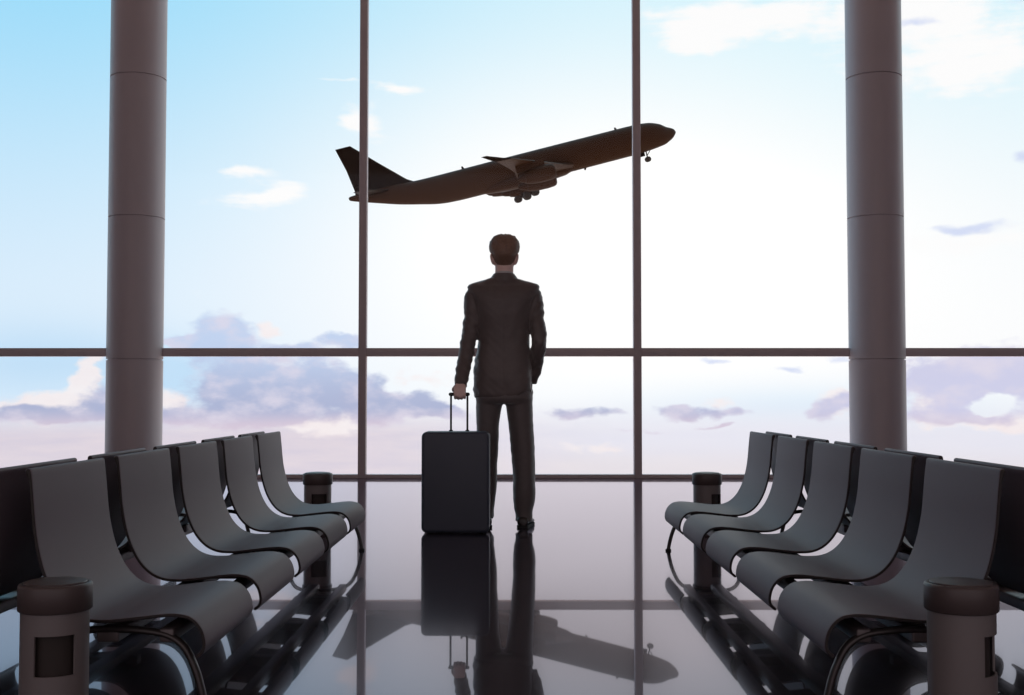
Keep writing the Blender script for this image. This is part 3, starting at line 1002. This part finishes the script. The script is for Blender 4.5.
# ------------------------------------------------------------------ airliner climbing past the window
def make_airliner():
    root = empty('airliner', (0, 0, 0), (R(6.4), R(-15.8), R(8)))
    tag(root, 'large dark airliner climbing in the sky beyond the glass, wheels still down', 'airplane')
    # fuselage stations: distance behind the nose, centre height, half height, half width
    st = [(0.02, -0.10, 0.06, 0.06), (0.30, -0.03, 0.52, 0.50), (0.87, -0.10, 0.98, 0.95), (1.64, -0.12, 1.36, 1.32), (2.3, -0.02, 1.75, 1.62), (3.0, 0.12, 2.05, 1.9),
          (4.5, 0.30, 2.42, 2.3), (5.9, 0.36, 2.60, 2.5), (7.6, 0.36, 2.70, 2.66), (10, 0.36, 2.74, 2.74), (16, 0.36, 2.75, 2.75), (24, 0.36, 2.76, 2.76), (32, 0.36, 2.75, 2.75),
          (38, 0.34, 2.74, 2.74), (43, 0.36, 2.70, 2.66), (46.5, 0.50, 2.55, 2.45), (50.0, 0.92, 2.18, 2.1), (53.6, 1.50, 1.85, 1.7), (57.0, 2.05, 1.32, 1.2), (60.0, 2.50, 0.78, 0.7), (61.8, 2.78, 0.42, 0.38), (62.2, 2.83, 0.2, 0.18)]
    bm = bmesh.new()
    cs = catmull([(s, c, h) for s, c, h, w in st], 4)
    cw = catmull([(s, w, 0) for s, c, h, w in st], 4)
    loops = []
    for a, b in zip(cs, cw):
        loops.append([bm.verts.new((-a.x, b.y * math.cos(2 * math.pi * k / 40), a.y + a.z * math.sin(2 * math.pi * k / 40))) for k in range(40)])
    bridge(bm, loops)
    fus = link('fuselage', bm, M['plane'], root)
    # belly fairing where the wings meet
    bm = bmesh.new()
    loops = []
    for s, hw, top, bot in ((20.5, 1.2, -0.8, -2.1), (22.5, 2.6, -0.6, -2.75), (25, 3.1, -0.4, -2.95), (30, 3.2, -0.4, -3.0), (34, 3.0, -0.5, -2.9), (37, 2.2, -0.8, -2.6), (39, 1.0, -1.2, -2.2)):
        zc, hz = (top + bot) / 2, (top - bot) / 2
        loops.append([bm.verts.new((-s, hw * math.copysign(abs(math.cos(2 * math.pi * k / 28)) ** 0.8, math.cos(2 * math.pi * k / 28)), zc + hz * math.copysign(abs(math.sin(2 * math.pi * k / 28)) ** 0.8, math.sin(2 * math.pi * k / 28)))) for k in range(28)])
    bridge(bm, loops)
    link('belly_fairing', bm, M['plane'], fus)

    def foil(b, stations, n=18):
        """stations: (leading-edge x, y, z, chord, thickness ratio, vertical?)"""
        loops = []
        for lx, y, z, ch, tk, vert in stations:
            loop = []
            for k in range(2 * n):
                if k < n:
                    u = 1 - k / n
                    sg = 1
                else:
                    u = (k - n) / n
                    sg = -1
                yt = 5 * tk * ch * (0.2969 * math.sqrt(max(u, 0)) - 0.126 * u - 0.3516 * u * u + 0.2843 * u ** 3 - 0.1015 * u ** 4)
                if vert:
                    loop.append(b.verts.new((lx - u * ch, y + sg * yt, z)))
                else:
                    loop.append(b.verts.new((lx - u * ch, y, z + sg * yt + 0.02 * ch * math.sin(math.pi * u))))
            loops.append(loop)
        bridge(b, loops)
        return b

    for s in (-1, 1):
        nm = 'near' if s < 0 else 'far'
        wst = [(-20.4, 1.5, -1.35, 11.5, 0.13, 0), (-23.1, 5.0, -1.05, 9.4, 0.12, 0), (-26.6, 10.5, -0.35, 7.0, 0.11, 0), (-30.8, 18.0, 0.35, 5.0, 0.10, 0), (-35.6, 26.6, 1.15, 3.0, 0.10, 0), (-36.8, 28.2, 1.45, 2.5, 0.10, 0)]
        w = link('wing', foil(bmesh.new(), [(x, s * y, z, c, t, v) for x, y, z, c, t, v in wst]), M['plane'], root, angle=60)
        wl = [(-36.8, 28.2, 1.45, 2.5, 0.10, 0), (-38.2, 28.7, 1.8, 2.0, 0.09, 1), (-40.8, 29.1, 2.7, 0.9, 0.09, 1)]
        link('winglet', foil(bmesh.new(), [(x, s * y, z, c, t, v) for x, y, z, c, t, v in wl]), M['plane_dark'], w, angle=60)
        h = [(-54.5, 0.6, 2.6, 5.0, 0.1, 0), (-59.6, 9.0, 3.3, 2.0, 0.09, 0)]
        link('stabilizer', foil(bmesh.new(), [(x, s * y, z, c, t, v) for x, y, z, c, t, v in h]), M['plane_dark'], root, angle=60)
        # engines: nacelle with an open intake, fan, and pylon
        for yy, xx, zz, L in ((9.4, -26.6, -3.0, 6.4), (18.6, -28.4, -1.9, 6.0)):
            b = bmesh.new()
            prof = [(0.0, 1.02), (0.12, 1.18), (0.5, 1.32), (1.6, 1.40), (3.2, 1.36), (4.6, 1.12), (5.3, 0.95), (5.32, 0.80), (L, 0.55), (L + 0.5, 0.12)]
            lp = []
            for dx, r in [(1.3, 0.12), (1.2, 0.98), (0.3, 0.98)] + prof:
                lp.append([b.verts.new((xx - dx, s * yy + r * math.cos(2 * math.pi * k / 32), zz + r * math.sin(2 * math.pi * k / 32))) for k in range(32)])
            bridge(b, lp)
            e = link('engine', b, M['plane'], root)
            b = bmesh.new()
            box(b, xx - 6.4, xx - 1.4, s * yy - 0.18, s * yy + 0.18, zz + 1.1, zz + 2.4, 0.05)
            link('pylon', b, M['plane'], e)
    # fin
    f = [(-49.4, 0, 2.7, 11.6, 0.10, 1), (-51.2, 0, 3.75, 9.6, 0.10, 1), (-55.4, 0, 7.8, 5.9, 0.09, 1), (-59.5, 0, 11.9, 2.75, 0.09, 1)]
    link('tail_fin', foil(bmesh.new(), f), M['plane_dark'], root, angle=60)

    def wheel(b, x, y, z, r, wdt):
        sweep(b, [(x, y - wdt / 2, z), (x, y - wdt * 0.4, z), (x, y + wdt * 0.4, z), (x, y + wdt / 2, z)], [r * 0.86, r, r, r * 0.86], 28, round_ends=False)
        return b
    # main gear: one leg each side with a tilted two-axle bogie
    for s in (-1, 1):
        b = bmesh.new()
        sweep(b, [(-30.4, s * 4.6, -1.4), (-30.6, s * 4.7, -4.5)], 0.19, 12)
        sweep(b, [(-29.8, s * 4.7, -4.40), (-31.4, s * 4.7, -4.75)], 0.13, 10)
        sweep(b, [(-28.8, s * 3.4, -1.7), (-30.5, s * 4.6, -3.0)], 0.09, 8)
        g = link('landing_gear', b, M['plane'], root)
        for dx, dz in ((-29.8, -4.40), (-31.4, -4.75)):
            for dy in (-0.55, 0.55):
                link('wheel', wheel(bmesh.new(), dx, s * 4.7 + dy, dz, 0.68, 0.45), M['tyre'], g)
        b = bmesh.new()
        box(b, -31.4, -29.4, s * 5.2 - 0.04, s * 5.2 + 0.04, -2.6, -1.2, 0.02)
        link('gear_door', b, M['plane'], g)
    b = bmesh.new()
    sweep(b, [(-6.5, 0, -1.9), (-6.5, 0, -3.6)], 0.12, 12)
    sweep(b, [(-5.6, 0, -2.1), (-6.45, 0, -3.0)], 0.07, 8)
    g = link('nose_gear', b, M['plane_dark'], root)
    for dy in (-0.36, 0.36):
        link('wheel', wheel(bmesh.new(), -6.5, dy, -3.72, 0.50, 0.3), M['tyre'], g)
    for dy in (-0.5, 0.5):
        link('gear_door', box(bmesh.new(), -8.3, -7.0, dy - 0.03, dy + 0.03, -3.0, -2.1, 0.02), M['plane_dark'], g)
    for x, z0, z1 in ((-10.9, 3.05, 3.5), (-40.5, 3.05, 3.5), (-18.3, -2.3, -2.75)):
        b = foil(bmesh.new(), [(x, 0, z0, 0.5, 0.14, 1), (x - 0.25, 0, z1, 0.28, 0.12, 1)], 8)
        link('antenna', b, M['plane_dark'], fus)
    # put the nose where the photo has it: azimuth and elevation of the nose at its distance
    Yn = 219.5
    root.location = ((677 - 515) / 1180.0 * Yn, Yn, EYE + (396 - 129.5) / 1180.0 * Yn)
    return root


make_airliner()
